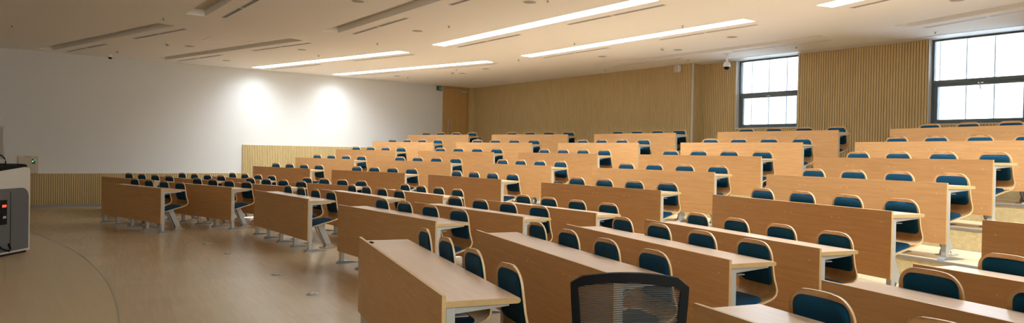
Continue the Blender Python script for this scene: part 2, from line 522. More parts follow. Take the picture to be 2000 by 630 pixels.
for l in loops:
    m = len(l)
    fs += [(b + i, b + (i + 1) % m, b + (i + 1) % m + N, b + i + N) for i in range(m)]
    b += m
mb.add(vs, fs, 'ceiling')
ceil = struct('ceiling', mb)
mb = MB(); mb.box(JOG, WR + .25, WB + .010, 13.75, HC - .004, HC + .05, 'ceiling_white'); struct('ceiling', mb)
mb = MB(); mb.box(WL - .3, WR + .3, WF - .3, 14.0, HC + .24, HC + .36, 'slot_dark'); struct('ceiling', mb)  # unseen dark slab over the ceiling, added to stop light leaks
mb = MB()
for (x0, x1, y0, y1) in ((WL - .3, WL - .25, WF - .3, 14), (WR + .25, WR + .3, WF - .3, 14), (WL - .3, WR + .3, WF - .3, WF - .25), (WL - .3, WR + .3, 13.75, 13.8)):
    mb.box(x0, x1, y0, y1, HC, HC + .3, 'slot_dark')
struct('ceiling', mb)

# lamp troughs (a recessed housing with a diffuser in it)
names_bank = {'L': 'bank beside the white wall', 'C': 'middle bank', 'R': 'bank by the windows'}
ordn = ['first', 'second', 'third', 'fourth', 'fifth']
def trough(t):
    x, y, r, lit, bank, i = t
    st = 'glowing' if lit else 'unlit'
    root = thing('ceiling_light', 'long %s recessed trough light, %s from the stage in %s' % (st, ordn[i], names_bank[bank]),
                 'ceiling light', (x, y, HC), r, 'linear trough lights in the ceiling')
    D, T = (0.10 if lit else 0.135), .006
    h = MB()
    h.box(.001, T, .001, CW - .001, -.002, D, 'ceiling'); h.box(CL - T, CL - .001, .001, CW - .001, -.002, D, 'ceiling')
    h.box(T, CL - T, .001, T, -.002, D, 'ceiling'); h.box(T, CL - T, CW - T, CW - .001, -.002, D, 'ceiling')
    h.box(.001, CL - .001, .001, CW - .001, D, D + .01, 'ceiling')
    h.obj('housing', root)
    d = MB()
    d.box(.01, CL - .01, .01, CW - .01, (D - .012) if lit else D - .03, (D - .002), 'lamp' if lit else 'unlit')
    d.obj('diffuser', root)
    if lit:
        ld = bpy.data.lights.new('trough_light', 'AREA'); ld.shape = 'RECTANGLE'
        ld.size = CL - .06; ld.size_y = CW - .04; ld.energy = LAMP_W; ld.color = (0.86, 0.96, 1.0); ld.spread = math.radians(146)
        lo = bpy.data.objects.new('trough_light', ld); COL.objects.link(lo); lo.parent = root
        lo.location = (CL / 2, CW / 2, D - .02)
    return root
for t in troughs: trough(t)

# air slots beside each trough
def air_slot(x, y, r, ln, label):
    o = thing('air_diffuser', label, 'air vent', (x, y, HC), r, 'linear air slots in the ceiling')
    m = MB(); w = .078
    m.box(0, ln, 0, .010, -.006, .0, 'ceiling_white'); m.box(0, ln, w - .010, w, -.006, .0, 'ceiling_white')
    m.box(0, ln, w / 2 - .004, w / 2 + .004, -.006, .0, 'ceiling_white')
    m.box(0, .010, .01, w - .01, -.006, 0, 'ceiling_white'); m.box(ln - .01, ln, .01, w - .01, -.006, 0, 'ceiling_white')
    m.obj('slot_frame', o)
    m = MB(); m.box(.01, ln - .01, .010, w - .010, -.0025, -.0005, 'slot_dark'); m.obj('slot', o)
for t in troughs:
    x, y, r, lit, bank, i = t
    c, s = math.cos(r), math.sin(r)
    for j, a in enumerate((.10, 1.16, CL - 2.22, CL - 1.16)):
        b = CW + .22
        nm = ['outer pair near its start', 'inner piece near its start', 'inner piece near its end', 'outer piece near its end'][j]
        nm = ['first', 'second', 'third', 'last'][j]
        air_slot(x + a * c - b * s, y + a * s + b * c, r, 1.03,
                 'thin air slot, %s along the %s trough light of the %s' % (nm, ordn[i], names_bank[bank]))

# ceiling discs, sprinklers, detectors
def disc(x, y, label):
    o = thing('ceiling_speaker', label, 'ceiling speaker', (x, y, HC), 0, 'round ceiling speakers')
    m = MB(); m.lathe([(.105, 0), (.105, -.004), (.095, -.007), (.09, -.005)], (0, 0, 0), 'ceiling_white', 24); m.obj('rim', o)
    m = MB(); m.lathe([(.09, -.003), (.088, -.007), (.0005, -.008)], (0, 0, 0), 'grille', 24); m.obj('grille', o)
def sprinkler(x, y, label):
    o = thing('sprinkler', label, 'sprinkler', (x, y, HC), 0, 'small ceiling sprinklers')
    m = MB(); m.lathe([(.032, 0), (.03, -.006), (.012, -.010)], (0, 0, 0), 'ceiling_white', 14); m.obj('cover_plate', o)
    m = MB(); m.lathe([(.010, -.008), (.008, -.03), (.020, -.032), (.020, -.036), (.001, -.038)], (0, 0, 0), 'nosing', 12); m.obj('nozzle', o)
def detector(x, y, label):
    o = thing('smoke_detector', label, 'smoke detector', (x, y, HC), 0, 'smoke detectors')
    m = MB(); m.lathe([(.055, 0), (.055, -.014), (.048, -.018)], (0, 0, 0), 'ceiling_white', 18); m.obj('base', o)
    m = MB(); m.lathe([(.030, -.016), (.028, -.040), (.015, -.048), (.001, -.049)], (0, 0, 0), 'grille', 16); m.obj('sensor', o)
def nearest_trough(x, y):
    best = None
    for t in troughs:
        p = trough_pts(t); cx = sum(a for a, _ in p) / 4; cyy = sum(b for _, b in p) / 4
        c, s = math.cos(t[2]), math.sin(t[2])
        la = (x - t[0]) * c + (y - t[1]) * s; lb = -(x - t[0]) * s + (y - t[1]) * c
        dd = max(0, -la, la - CL) ** 2 + max(0, -lb, lb - CW) ** 2
        if best is None or dd < best[0]: best = (dd, t, la, lb)
    _, t, la, lb = best
    pos = 'start' if la < CL * .33 else ('middle' if la < CL * .67 else 'end')
    side = 'behind' if lb > 0 else 'before'
    return '%s the %s of the %s trough, %s' % (side, pos, ordn[t[5]], names_bank[t[4]])
for p in [(-16.16, 3.46), (-18.12, 4.73), (-7.9, 6.19), (-11.11, 6.16), (-14.92, 5.45), (-18.1, 9.4), (-16.18, 10.38), (-14.85, 10.24),
          (-9.51, 4.29), (-7.75, 10.7), (-9.4, 11.2), (-11.16, 10.79), (-3.98, 10.4)]:
    disc(*p, 'round grey ceiling speaker ' + nearest_trough(*p))
for p in [(-12.98, 2.36), (-18.25, 2.37), (-12.93, 6.26), (-10.29, 6.31), (-15.51, 6.05), (-18.12, 9.75), (-18.11, 8.69), (-15.5, 9.76), (-10.21, 9.12),
          (-7.63, 9.2), (-12.86, 9.78), (-12.76, 12.45), (-10.18, 12.48), (-7.63, 6.3), (-5.18, 12.69), (-7.59, 12.51), (-15.71, 0.35)]:
    sprinkler(*p, 'tiny sprinkler ' + nearest_trough(*p))
for p in [(-16.11, 3.01), (-16.17, 10.06), (-9.48, 10.82)]:
    detector(*p, 'smoke detector ' + nearest_trough(*p))

# access hatch: a thin-framed square panel
m = MB(); h = .40
for a in ((-h, h, -h, -h + .012), (-h, h, h - .012, h), (-h, -h + .012, -h, h), (h - .012, h, -h, h)):
    m.box(*a, HC - .006, HC - .0005, 'ceiling')
m.box(-h + .016, h - .016, -h + .016, h - .016, HC - .003, HC, 'ceiling')
o = m.obj('access_hatch', None, loc=(-14.75, 3.86, 0)); tag(o, 'square ceiling access hatch beside the second unlit trough', 'hatch')

# ------------------------------------------------------------------ windows
def window(n, a, b, handle_x):
    y0, y1 = 13.52, 13.60; z0, z1 = ZS, HC
    root = thing('window_%d' % n, None, None, (0, 0, 0)); root['kind'] = 'structure'
    fr = MB(); w = .05
    fr.box(a, a + w, y0, y1, z0, z1, 'frame_dark'); fr.box(b - w, b, y0, y1, z0, z1, 'frame_dark')
    fr.box(a + w, b - w, y0, y1, z0, z0 + .05, 'frame_dark'); fr.box(a + w, b - w, y0, y1, z1 - .035, z1, 'frame_dark')
    zt = 2.84
    fr.box(a + w, b - w, y0, y1, zt, zt + .06, 'frame_dark')
    fr.obj('window_frame', root)
    sa = MB(); y2, y3 = y0 + .015, y1 - .005; w2 = .058
    sa.box(a + w, a + w + w2, y2, y3, z0 + .05, zt, 'frame_dark'); sa.box(b - w - w2, b - w, y2, y3, z0 + .05, zt, 'frame_dark')
    sa.box(a + w + w2, b - w - w2, y2, y3, z0 + .05, z0 + .105, 'frame_dark'); sa.box(a + w + w2, b - w - w2, y2, y3, zt - .055, zt, 'frame_dark')
    sash = sa.obj('window_sash', root)
    g = MB(); g.box(a + w + w2, b - w - w2, y0 + .04, y0 + .046, z0 + .105, zt - .055, 'glass'); g.obj('window_pane', sash)
    g = MB(); g.box(a + w, b - w, y0 + .04, y0 + .046, zt + .06, z1 - .035, 'glass'); g.obj('window_pane', root)
    hd = MB(); hx = handle_x
    hd.box(hx - .05, hx + .035, y2 - .014, y2, zt - .035, zt - .012, 'chrome', .003)
    hd.tube([(hx - .012, y2 - .02, zt - .02), (hx - .012, y2 - .045, zt - .045), (hx + .012, y2 - .05, zt - .14)], .009, 'chrome', 8)
    hd.obj('handle', sash)
    rv = MB()
    rv.box(a, a + .010, WB2 - .003, y0 - .002, ZS, HC, 'ceiling_white')
    rv.box(b - .010, b, WB2 - .003, y0 - .002, ZS, HC, 'ceiling_white')
    rv.box(a, b, WB2 - .01, y0 - .002, ZS + .013, ZS + .025, 'ceiling_white')
    rv.obj('window_reveal', root)
window(1, W1[0], W1[1], -8.83)
window(2, W2[0], W2[1], -4.78)
window(3, W3_ADDED[0], W3_ADDED[1], -.80)  # unseen extra window, added for its daylight
mb = MB()
mb.box(WL - .3, W1[0] - .013, 13.6, 13.75, 0, HC + .05, 'white_wall'); mb.box(WL - .25, JOG - .26, 13.12, 13.6, 0, HC + .05, 'white_wall'); mb.box(W1[1] + .013, W2[0] - .013, 13.6, 13.75, 0, HC + .05, 'white_wall')
mb.box(W2[1] + .013, W3_ADDED[0] - .013, 13.6, 13.75, 0, HC + .05, 'white_wall'); mb.box(W3_ADDED[1] + .013, WR + .25, 13.6, 13.75, 0, HC + .05, 'white_wall')
mb.box(W1[0] - .013, W1[1] + .013, 13.6, 13.75, 0, ZS - .02, 'white_wall'); mb.box(W2[0] - .013, W2[1] + .013, 13.6, 13.75, 0, ZS - .02, 'white_wall'); mb.box(W3_ADDED[0] - .013, W3_ADDED[1] + .013, 13.6, 13.75, 0, ZS - .02, 'white_wall')
struct('wall_back', mb)
# frosted panels standing outside the windows
px = -11.6; i = 0
while px < -3.3:
    m = MB(); m.box(0, .43, 0, .03, 0, 3.6, 'frosted')
    m.box(-.018, 0, -.012, .05, 0, 3.6, 'joint')
    o = m.obj('glass_screen_panel', None, loc=(px, 14.35, 1.2))
    tag(o, 'tall frosted white screen panel standing outside the windows', 'screen panel', 'frosted panels outside the windows')
    px += .45; i += 1

# ------------------------------------------------------------------ door beside the back corner
d = thing('door_1', None, None, (0, 0, 0)); d['kind'] = 'structure'
m = MB()
m.box(WL - .10, WL + .02, 11.84, 11.93, 1.206, 3.62, 'door_wood'); m.box(WL - .10, WL + .02, 12.80, 12.87, 1.206, 3.62, 'door_wood')
m.box(WL - .10, WL + .02, 11.93, 12.80, 3.57, 3.62, 'door_wood'); m.obj('door_frame', d)
m = MB(); m.box(WL - .06, WL - .01, 11.936, 12.794, 1.21, 3.563, 'door_wood', .003); leaf = m.obj('door_leaf', d)
m = MB(); m.tube([(WL + .045, 12.03, 2.05), (WL + .045, 12.03, 2.56)], .014, 'metal', 10)
m.tube([(WL - .01, 12.03, 2.12), (WL + .045, 12.03, 2.12)], .009, 'metal', 8); m.tube([(WL - .01, 12.03, 2.49), (WL + .045, 12.03, 2.49)], .009, 'metal', 8)
m.obj('door_handle', leaf)
m = MB(); m.box(WL - .012, WL + .045, 12.52, 12.78, 3.455, 3.515, 'metal', .006)
m.box(WL + .02, WL + .032, 12.40, 12.56, 3.515, 3.53, 'metal'); m.box(WL + .0, WL + .032, 12.40, 12.42, 3.53, 3.57, 'metal'); m.obj('door_closer', leaf)
m = MB(); m.box(WL, WL + .03, 12.87, WB, 1.206, HC, 'rib_wood'); struct('trim_11', m)

# exit sign: green with a running figure
s_ = thing('exit_sign', 'small green exit sign high on the white wall beside the wooden door', 'exit sign', (WL, 11.70, 3.53))
m = MB(); m.box(0, .035, -.10, .10, -.075, .075, 'sign_green', .004); m.obj('sign_box', s_)
m = MB(); x = .0352
m.box(x, x + .002, .035, .085, -.055, .055, 'sign_white')
m.box(x, x + .002, -.02, .012, .035, .055, 'sign_white')
m.add([(x + .001, p, q) for p, q in ((-.03, .03), (.012, .03), (.02, -.005), (-.012, -.012))], [(0, 1, 2, 3)], 'sign_white')
m.add([(x + .001, p, q) for p, q in ((-.012, -.01), (.008, -.01), (-.045, -.055), (-.062, -.05))], [(0, 1, 2, 3)], 'sign_white')
m.add([(x + .001, p, q) for p, q in ((.0, -.01), (.02, -.006), (.026, -.055), (.010, -.055))], [(0, 1, 2, 3)], 'sign_white')
m.obj('running_figure', s_)

# wall speaker on the back wall, dome cameras
s_ = thing('wall_speaker', 'small white speaker box high on the ribbed back wall', 'speaker', (-10.90, WB, 3.535))
m = MB(); m.box(-.075, .075, -.11, 0, -.09, .085, 'ceiling_white', .02); m.obj('cabinet', s_)
m = MB(); m.box(-.06, .06, -.114, -.108, -.075, .07, 'podium_white', .002); m.obj('front_grille', s_)
m = MB(); m.box(-.02, .02, -.1165, -.114, .03, .036, 'grille'); m.obj('badge_strip', s_)
def dome_cam(x, y, drop, r, label):
    s_ = thing('dome_camera', label, 'security camera', (x, y, HC))
    if drop > .05:
        m = MB(); m.lathe([(.075, 0), (.07, -.012), (.03, -.02)], (0, 0, 0), 'ceiling_white', 20); m.obj('ceiling_plate', s_)
        m = MB(); m.tube([(0, 0, -.015), (0, 0, -drop)], .021, 'ceiling_white', 12); m.obj('drop_pole', s_)
    m = MB(); z = -drop
    m.lathe([(r * .45, z + .012), (r * .8, z - .0), (r, z - r * .55), (r, z - r * 1.1), (r * .9, z - r * 1.25)], (0, 0, 0), 'ceiling_white', 22)
    m.obj('camera_body', s_)
    m = MB(); z2 = z - r * 1.22
    m.lathe([(r * .82, z2 + .01), (r * .80, z2 - r * .15), (r * .6, z2 - r * .55), (r * .3, z2 - r * .75), (.001, z2 - r * .8)], (0, 0, 0), 'dark', 20)
    m.obj('lens_dome', s_)
dome_cam(-9.03, 12.31, .19, .075, 'white dome camera hanging on a short pole before the first window')
dome_cam(-19.01, 2.32, .0, .055, 'small dome camera on the ceiling close to the white wall')

# beige metal cabinet on the dado
s_ = thing('wall_cabinet', 'beige metal control cabinet on the white wall above the ribbed dado', 'cabinet', (WL, .57, .805))
m = MB(); m.box(0, .10, 0, .39, 0, .40, 'cabinet', .004); m.obj('body', s_)
m = MB(); m.box(.10, .112, .012, .378, .012, .388, 'cabinet', .003); dr = m.obj('door', s_)
m = MB(); m.box(.112, .120, .13, .25, .375, .386, 'foot_metal'); m.obj('latch', dr)
m = MB(); m.box(.112, .117, .265, .33, .22, .33, 'sign_green'); dsp = m.obj('display', dr)
m = MB(); m.box(.117, .119, .275, .292, .265, .29, 'led_green'); m.box(.117, .119, .31, .325, .30, .315, 'led_green'); m.obj('indicator', dsp)
# grey framed board on the white wall
s_ = thing('notice_board', 'grey framed board hanging on the white wall beside the beige cabinet', 'board', (WL, .33, 1.12))
m = MB(); m.box(0, .03, -1.8, -.0, .0, .03, 'metal'); m.box(0, .03, -1.8, 0, .73, .76, 'metal')
m.box(0, .03, -.035, 0, .03, .73, 'metal'); m.box(0, .03, -1.8, -1.77, .03, .73, 'metal'); m.obj('frame', s_)
m = MB(); m.box(0, .018, -1.77, -.035, .03, .73, 'board'); m.obj('board_face', s_)

# ------------------------------------------------------------------ lectern
E1 = Vector((.8, -.6, 0))
lec = thing('lectern', 'white and charcoal multimedia lectern standing on the stage floor', 'lectern', (-11.60, .48, 0.004), math.atan2(-.6, .8))
# local: x along the visible face, y = into the lectern is -y side after rotation -> use +y outwards
m = MB(); Wd, Dp, Ht = 1.05, .62, 1.115
prof = [(0, .03), (Wd, .03), (Wd, 1.06), (.10, 1.155), (.03, 1.15), (.0, 1.11)]
m.prism(prof, 'y', -Dp, 0, 'podium_white')
m.obj('shell', lec)
def rrect(x0, x1, z0, z1, r, n=6):
    out = []
    for cx, cz, a0 in ((x1 - r, z0 + r, -PI / 2), (x1 - r, z1 - r, 0), (x0 + r, z1 - r, PI / 2), (x0 + r, z0 + r, PI)):
        for k in range(n + 1):
            a = a0 + PI / 2 * k / n; out.append((cx + r * math.cos(a), cz + r * math.sin(a)))
    return out
m = MB()
o2 = []
for k in range(8):
    a = PI / 2 + PI / 2 * k / 7; o2.append((.055 + .13 + .13 * math.cos(a), .75 + .13 * math.sin(a)))
m.prism([(.055, .06), (Wd - .05, .06), (Wd - .05, .88)] + o2, 'y', 0, .022, 'podium_dark')
m.obj('side_panel', lec)
m = MB(); m.box(.40, .405, .022, .026, .06, .84, 'dark'); m.obj('panel_seam', lec)
m = MB(); m.box(.47, .85, .022, .030, .42, .74, 'dark', .004); rk = m.obj('equipment_rack', lec)
m = MB(); m.box(.49, .56, .030, .033, .645, .675, 'led_red'); m.obj('red_display', rk)
m = MB(); m.box(.50, .55, .030, .040, .50, .53, 'metal', .003); m.obj('socket', rk)
m = MB(); m.prism([(.02, 1.145), (Wd, 1.05), (Wd, 1.10), (.14, 1.20), (.05, 1.19)], 'y', -Dp + .02, -.02, 'dark'); m.obj('top_panel', lec)
m = MB(); m.box(.04, Wd - .04, -Dp + .04, -.02, 0, .03, 'dark'); m.obj('plinth', lec)
m = MB(); m.tube([(.44, .03, .16), (.46, .07, .10), (.53, .10, .08), (.62, .07, .12), (.66, .03, .20)], .012, 'dark', 8); m.obj('power_cable', lec)
mic = thing('gooseneck_microphone', 'thin black gooseneck microphone rising from the lectern top', 'microphone', (-11.60, .48, 0.004), math.atan2(-.6, .8))
m = MB(); m.lathe([(.03, 0), (.03, .01), (.012, .02)], (.30, -.12, 1.17), 'dark', 14); m.obj('base', mic)
m = MB(); m.tube([(.30, -.12, 1.175), (.30, -.12, 1.23), (.315, -.12, 1.265), (.36, -.12, 1.30), (.44, -.12, 1.335), (.54, -.12, 1.375)], .0075, 'dark', 8); m.obj('gooseneck', mic)
m = MB(); m.tube([(.53, -.12, 1.371), (.60, -.12, 1.395)], [.012, .014], 'dark', 10); m.obj('capsule', mic)

# floor sockets in a line
for i, (x, y) in enumerate([(-11.31, 2.70), (-10.13, 2.70), (-8.15, 2.72), (-6.88, 2.66)]):
    s_ = thing('floor_socket', 'flat metal floor socket, %s in the line from the lectern side' % ordn[i], 'floor socket', (x, y, 0), 0.1, 'floor sockets before the front desks')
    m = MB(); m.lathe([(.065, 0), (.065, .004), (.055, .006)], (0, 0, 0), 'nosing', 22); m.obj('rim', s_)
    m = MB(); m.box(-.035, .035, -.035, .035, .004, .012, 'foot_metal' if i < 3 else 'metal', .003); m.obj('lid', s_)
    m = MB(); m.box(.040, .052, -.008, .008, .004, .016, 'chrome', .002); m.obj('catch', s_)

# fire extinguisher by the back wall
s_ = thing('fire_extinguisher', 'small red fire extinguisher standing before the ribbed back wall', 'fire extinguisher', (-18.80, 12.80, 1.206))
m = MB(); m.lathe([(.085, 0), (.09, .02), (.09, .50), (.07, .58), (.03, .62), (.028, .66)], (0, 0, 0), 'red', 18); m.obj('cylinder', s_)
m = MB(); m.box(-.02, .02, -.12, .03, .66, .69, 'dark', .004); m.box(-.02, .02, -.14, .0, .72, .735, 'dark'); m.box(-.02, .02, -.005, .012, .69, .735, 'dark'); m.obj('handle', s_)
m = MB(); m.tube([(.03, 0, .67), (.11, 0, .62), (.125, 0, .45), (.115, 0, .2)], .012, 'dark', 8); m.obj('hose', s_)

# ------------------------------------------------------------------ desks
DL = 2.4617            # desk length
DT, DTOP = 0.397, 0.73
LEG_X = [-DL / 2 + .035, -DL / 4, 0, DL / 4, DL / 2 - .035]
def build_desk():
    root = thing('desk', '', 'desk')
    m = MB()
    b = .0025
    # front panel: veneered faces, pale edge band
    x0, x1, y0, y1, z0, z1 = -DL / 2, DL / 2, -.010, .011, .157, .76
    vs = [(x, y, z) for z in (z0, z1) for y in (y0, y1) for x in (x0, x1)]
    m.add(vs, [(0, 1, 5, 4), (2, 6, 7, 3)], 'desk_wood')
    m.add(vs, [(0, 2, 3, 1), (4, 5, 7, 6), (0, 4, 6, 2), (1, 3, 7, 5)], 'edge')
    pan = m.obj('front_panel', root)
    m = MB()
    for i, lx in enumerate(LEG_X):
        for dx in ((-.045, .045) if 0 < i < 4 else ((.07,) if i == 0 else (-.07,))):
            for zz in (.655, .235):
                if zz < .5 and 0 < i < 4: continue
                ring = [(lx + dx + .0055 * math.cos(a), y0 - .0015, zz + .0055 * math.sin(a)) for a in [2 * PI * k / 8 for k in range(8)]]
                back = [(p[0], y0 + .0005, p[2]) for p in ring]
                m.add(ring + back, [tuple(range(8))] + [(k, (k + 1) % 8, (k + 1) % 8 + 8, k + 8) for k in range(8)], 'screw')
    m.obj('screw_caps', pan)['kind'] = 'stuff'
    # top: laminate surface with rounded wooden edge
    m = MB(); t = .031; zt = DTOP; ye = .011 + DT
    prof = [(.011, zt), (ye - .014, zt), (ye - .004, zt - .005), (ye, zt - t / 2), (ye - .004, zt - t + .005), (ye - .014, zt - t), (.011, zt - t)]
    n = len(prof)
    vs = [(x, p[0], p[1]) for x in (-DL / 2, DL / 2) for p in prof]
    m.add(vs, [(0, 1, n + 1, n)], 'desk_top')
    m.add(vs, [(i, i + 1, n + i + 1, n + i) for i in range(1, n - 1)] + [tuple(range(n)), tuple(range(n, 2 * n))], 'edge')
    m.obj('desktop', root)
    for k, lx in enumerate(LEG_X):
        m = MB(); w = .027
        m.box(lx - w, lx + w, .012, .062, .02, DTOP - t - .001, 'metal', .004)
        # tapered bracket under the top
        zt2 = DTOP - t - .002
        m.prism([(.062, zt2), (.35, zt2), (.35, zt2 - .010), (.062, zt2 - .034)], 'x', lx - .020, lx + .020, 'metal')
        m.box(lx - .03, lx + .03, .062, .13, .648, .654, 'foot_metal')
        lg = m.obj('leg', root)
        m = MB()
        pts = [(-.03, 0), (.27, 0), (.27, .006), (.11, .030), (.0, .030), (-.03, .008)]
        m.prism(pts, 'x', lx - .034, lx + .034, 'foot_metal')
        m.obj('foot', lg)
    return root

# ------------------------------------------------------------------ chairs: bent plywood shell on a raked pedestal
PITCHX = DL / 4
# profile (y, z): from the seat's front edge to the top of the back
PROF = [(.108, .328), (.128, .343), (.20, .364), (.28, .384), (.36, .402), (.43, .419), (.475, .437), (.505, .465), (.516, .50), (.509, .55), (.498, .61), (.488, .68), (.478, .76), (.472, .85)]
def catmull(P, n):
    out = []
    for i in range(len(P) - 1):
        p0 = Vector(P[max(i - 1, 0)]); p1 = Vector(P[i]); p2 = Vector(P[i + 1]); p3 = Vector(P[min(i + 2, len(P) - 1)])
        for k in range(n):
            t = k / n
            out.append(.5 * ((2 * p1) + (p2 - p0) * t + (2 * p0 - 5 * p1 + 4 * p2 - p3) * t * t + (3 * p1 - p0 - 3 * p2 + p3) * t ** 3))
    out.append(Vector(P[-1])); return out
C = catmull(PROF, 3)
acc = [0.0]
for i in range(1, len(C)): acc.append(acc[-1] + (C[i] - C[i - 1]).length)
TOT = acc[-1]
def at(s):
    s = max(0, min(TOT, s))
    for i in range(1, len(C)):
        if acc[i] >= s:
            f = (s - acc[i - 1]) / max(1e-9, acc[i] - acc[i - 1]); return C[i - 1].lerp(C[i], f)
    return C[-1]
def nrm(s):
    t = (at(s + .004) - at(s - .004)).normalized()
    return Vector((-t.y, t.x))          # towards the sitter: up over the seat, forward on the back
def halfw(s, W=.205):
    # rounded corners at both ends
    w = W - .012 * (s / TOT)
    r = .11
    e = TOT - s
    if e < r: w = w - r + math.sqrt(max(0, r * r - (r - e) ** 2)) * 1.0
    if s < .06: w = w - .06 + math.sqrt(max(0, .06 ** 2 - (.06 - s) ** 2))
    return max(w, .02)
def surf(s, t, off, W=.205, s_lo=0, s_hi=None):
    p = at(s); n = nrm(s)
    k = min(1, max(0, (s - .40) / .15))
    dish = (abs(t) ** 2.2) * .022 * k
    # towards the sitter = (-y) on the back
    y = p.x + n.x * off - dish
    z = p.y + n.y * off + (abs(t) ** 3) * .010 * (1 - k)
    return y, z
def build_shell():
    ss = []
    s = 0.0
    ends = [0, .004, .012, .025, .045, .07]
    mid = [.07 + (TOT - .07 - .12) * i / 16 for i in range(1, 17)]
    tail = [TOT - .12 + .12 * math.sin(PI / 2 * i / 9) for i in range(1, 10)]
    ss = ends + mid + tail
    ts = [-1, -.93, -.8, -.6, -.3, 0, .3, .6, .8, .93, 1]
    th = .0065
    m = MB(); A = []; Bk = []
    for s in ss:
        w = halfw(s)
        for t in ts:
            y, z = surf(s, t, th); A.append((w * t, y, z))
            y, z = surf(s, t, -th); Bk.append((w * t, y, z))
    a, b = len(ss), len(ts); N = a * b
    fs = [(i * b + j, i * b + j + 1, (i + 1) * b + j + 1, (i + 1) * b + j) for i in range(a - 1) for j in range(b - 1)]
    m.add(A + Bk, fs + [tuple(k + N for k in f) for f in fs], 'shell', True)
    rim = [i for i in range(b)] + [i * b + b - 1 for i in range(1, a)] + [(a - 1) * b + j for j in range(b - 2, -1, -1)] + [i * b for i in range(a - 2, 0, -1)]
    R = len(rim)
    m.add(A + Bk, [(rim[i], rim[(i + 1) % R], rim[(i + 1) % R] + N, rim[i] + N) for i in range(R)], 'shell_rim')
    return m
def build_pad(s0, s1, inset, thick, r):
    m = MB()
    n = 16; ss = [s0 + (s1 - s0) * (.5 - .5 * math.cos(PI * i / n)) for i in range(n + 1)]
    ts = [math.sin(PI / 2 * (-1 + 2 * j / 14)) for j in range(15)]
    A = []; Bk = []
    for s in ss:
        w = .205 - .012 * (s / TOT) - inset
        e = min(s - s0, s1 - s)
        if e < r: w = w - r + math.sqrt(max(0, r * r - (r - e) ** 2))
        for t in ts:
            fs_ = (1 - abs(2 * (s - s0) / (s1 - s0) - 1) ** 8) ** .5
            ft = (1 - abs(t) ** 8) ** .5
            off = .0066 + thick * min(1, fs_ * ft)
            y, z = surf(s, t * w / .2, off); A.append((w * t, y, z))
            y, z = surf(s, t * w / .2, .0064); Bk.append((w * t, y, z))
    a, b = len(ss), len(ts); N = a * b
    fs = [(i * b + j, i * b + j + 1, (i + 1) * b + j + 1, (i + 1) * b + j) for i in range(a - 1) for j in range(b - 1)]
    m.add(A + Bk, fs + [tuple(k + N for k in f) for f in fs], 'fabric', True)
    return m
def find_s(z):     # arc length where the back reaches height z
    s = TOT
    while s > 0 and at(s).y > z: s -= .002
    return s
def build_chair():
    root = thing('chair', '', 'chair')
    build_shell().obj('seat_shell', root)
    build_pad(.022, .345, .028, .030, .095).obj('seat_cushion', root)
    build_pad(find_s(.530), TOT - .030, .026, .022, .055).obj('back_cushion', root)
    # raked pedestal
    m = MB()
    pts = [(.225, .372), (.315, .385), (.470, .035), (.385, .035)]
    m.prism(pts, 'x', -.035, .035, 'metal')
    m.prism([(.185, .354), (.345, .392), (.345, .376), (.185, .338)], 'x', -.08, .08, 'foot_metal')
    m.prism([(.195, .340), (.212, .344), (.372, .04), (.355, .04)], 'x', -.012, .012, 'foot_metal')
    m.obj('pedestal', root)
    m = MB()
    m.box(-.055, .055, .30, .53, 0, .012, 'chrome', .005)
    m.prism([(.355, .012), (.50, .012), (.485, .045), (.455, .062), (.375, .062)], 'x', -.045, .045, 'chrome')
    m.tube([(-.052, .435, .036), (.052, .435, .036)], .028, 'chrome', 12)
    m.obj('base_plate', root)
    return root

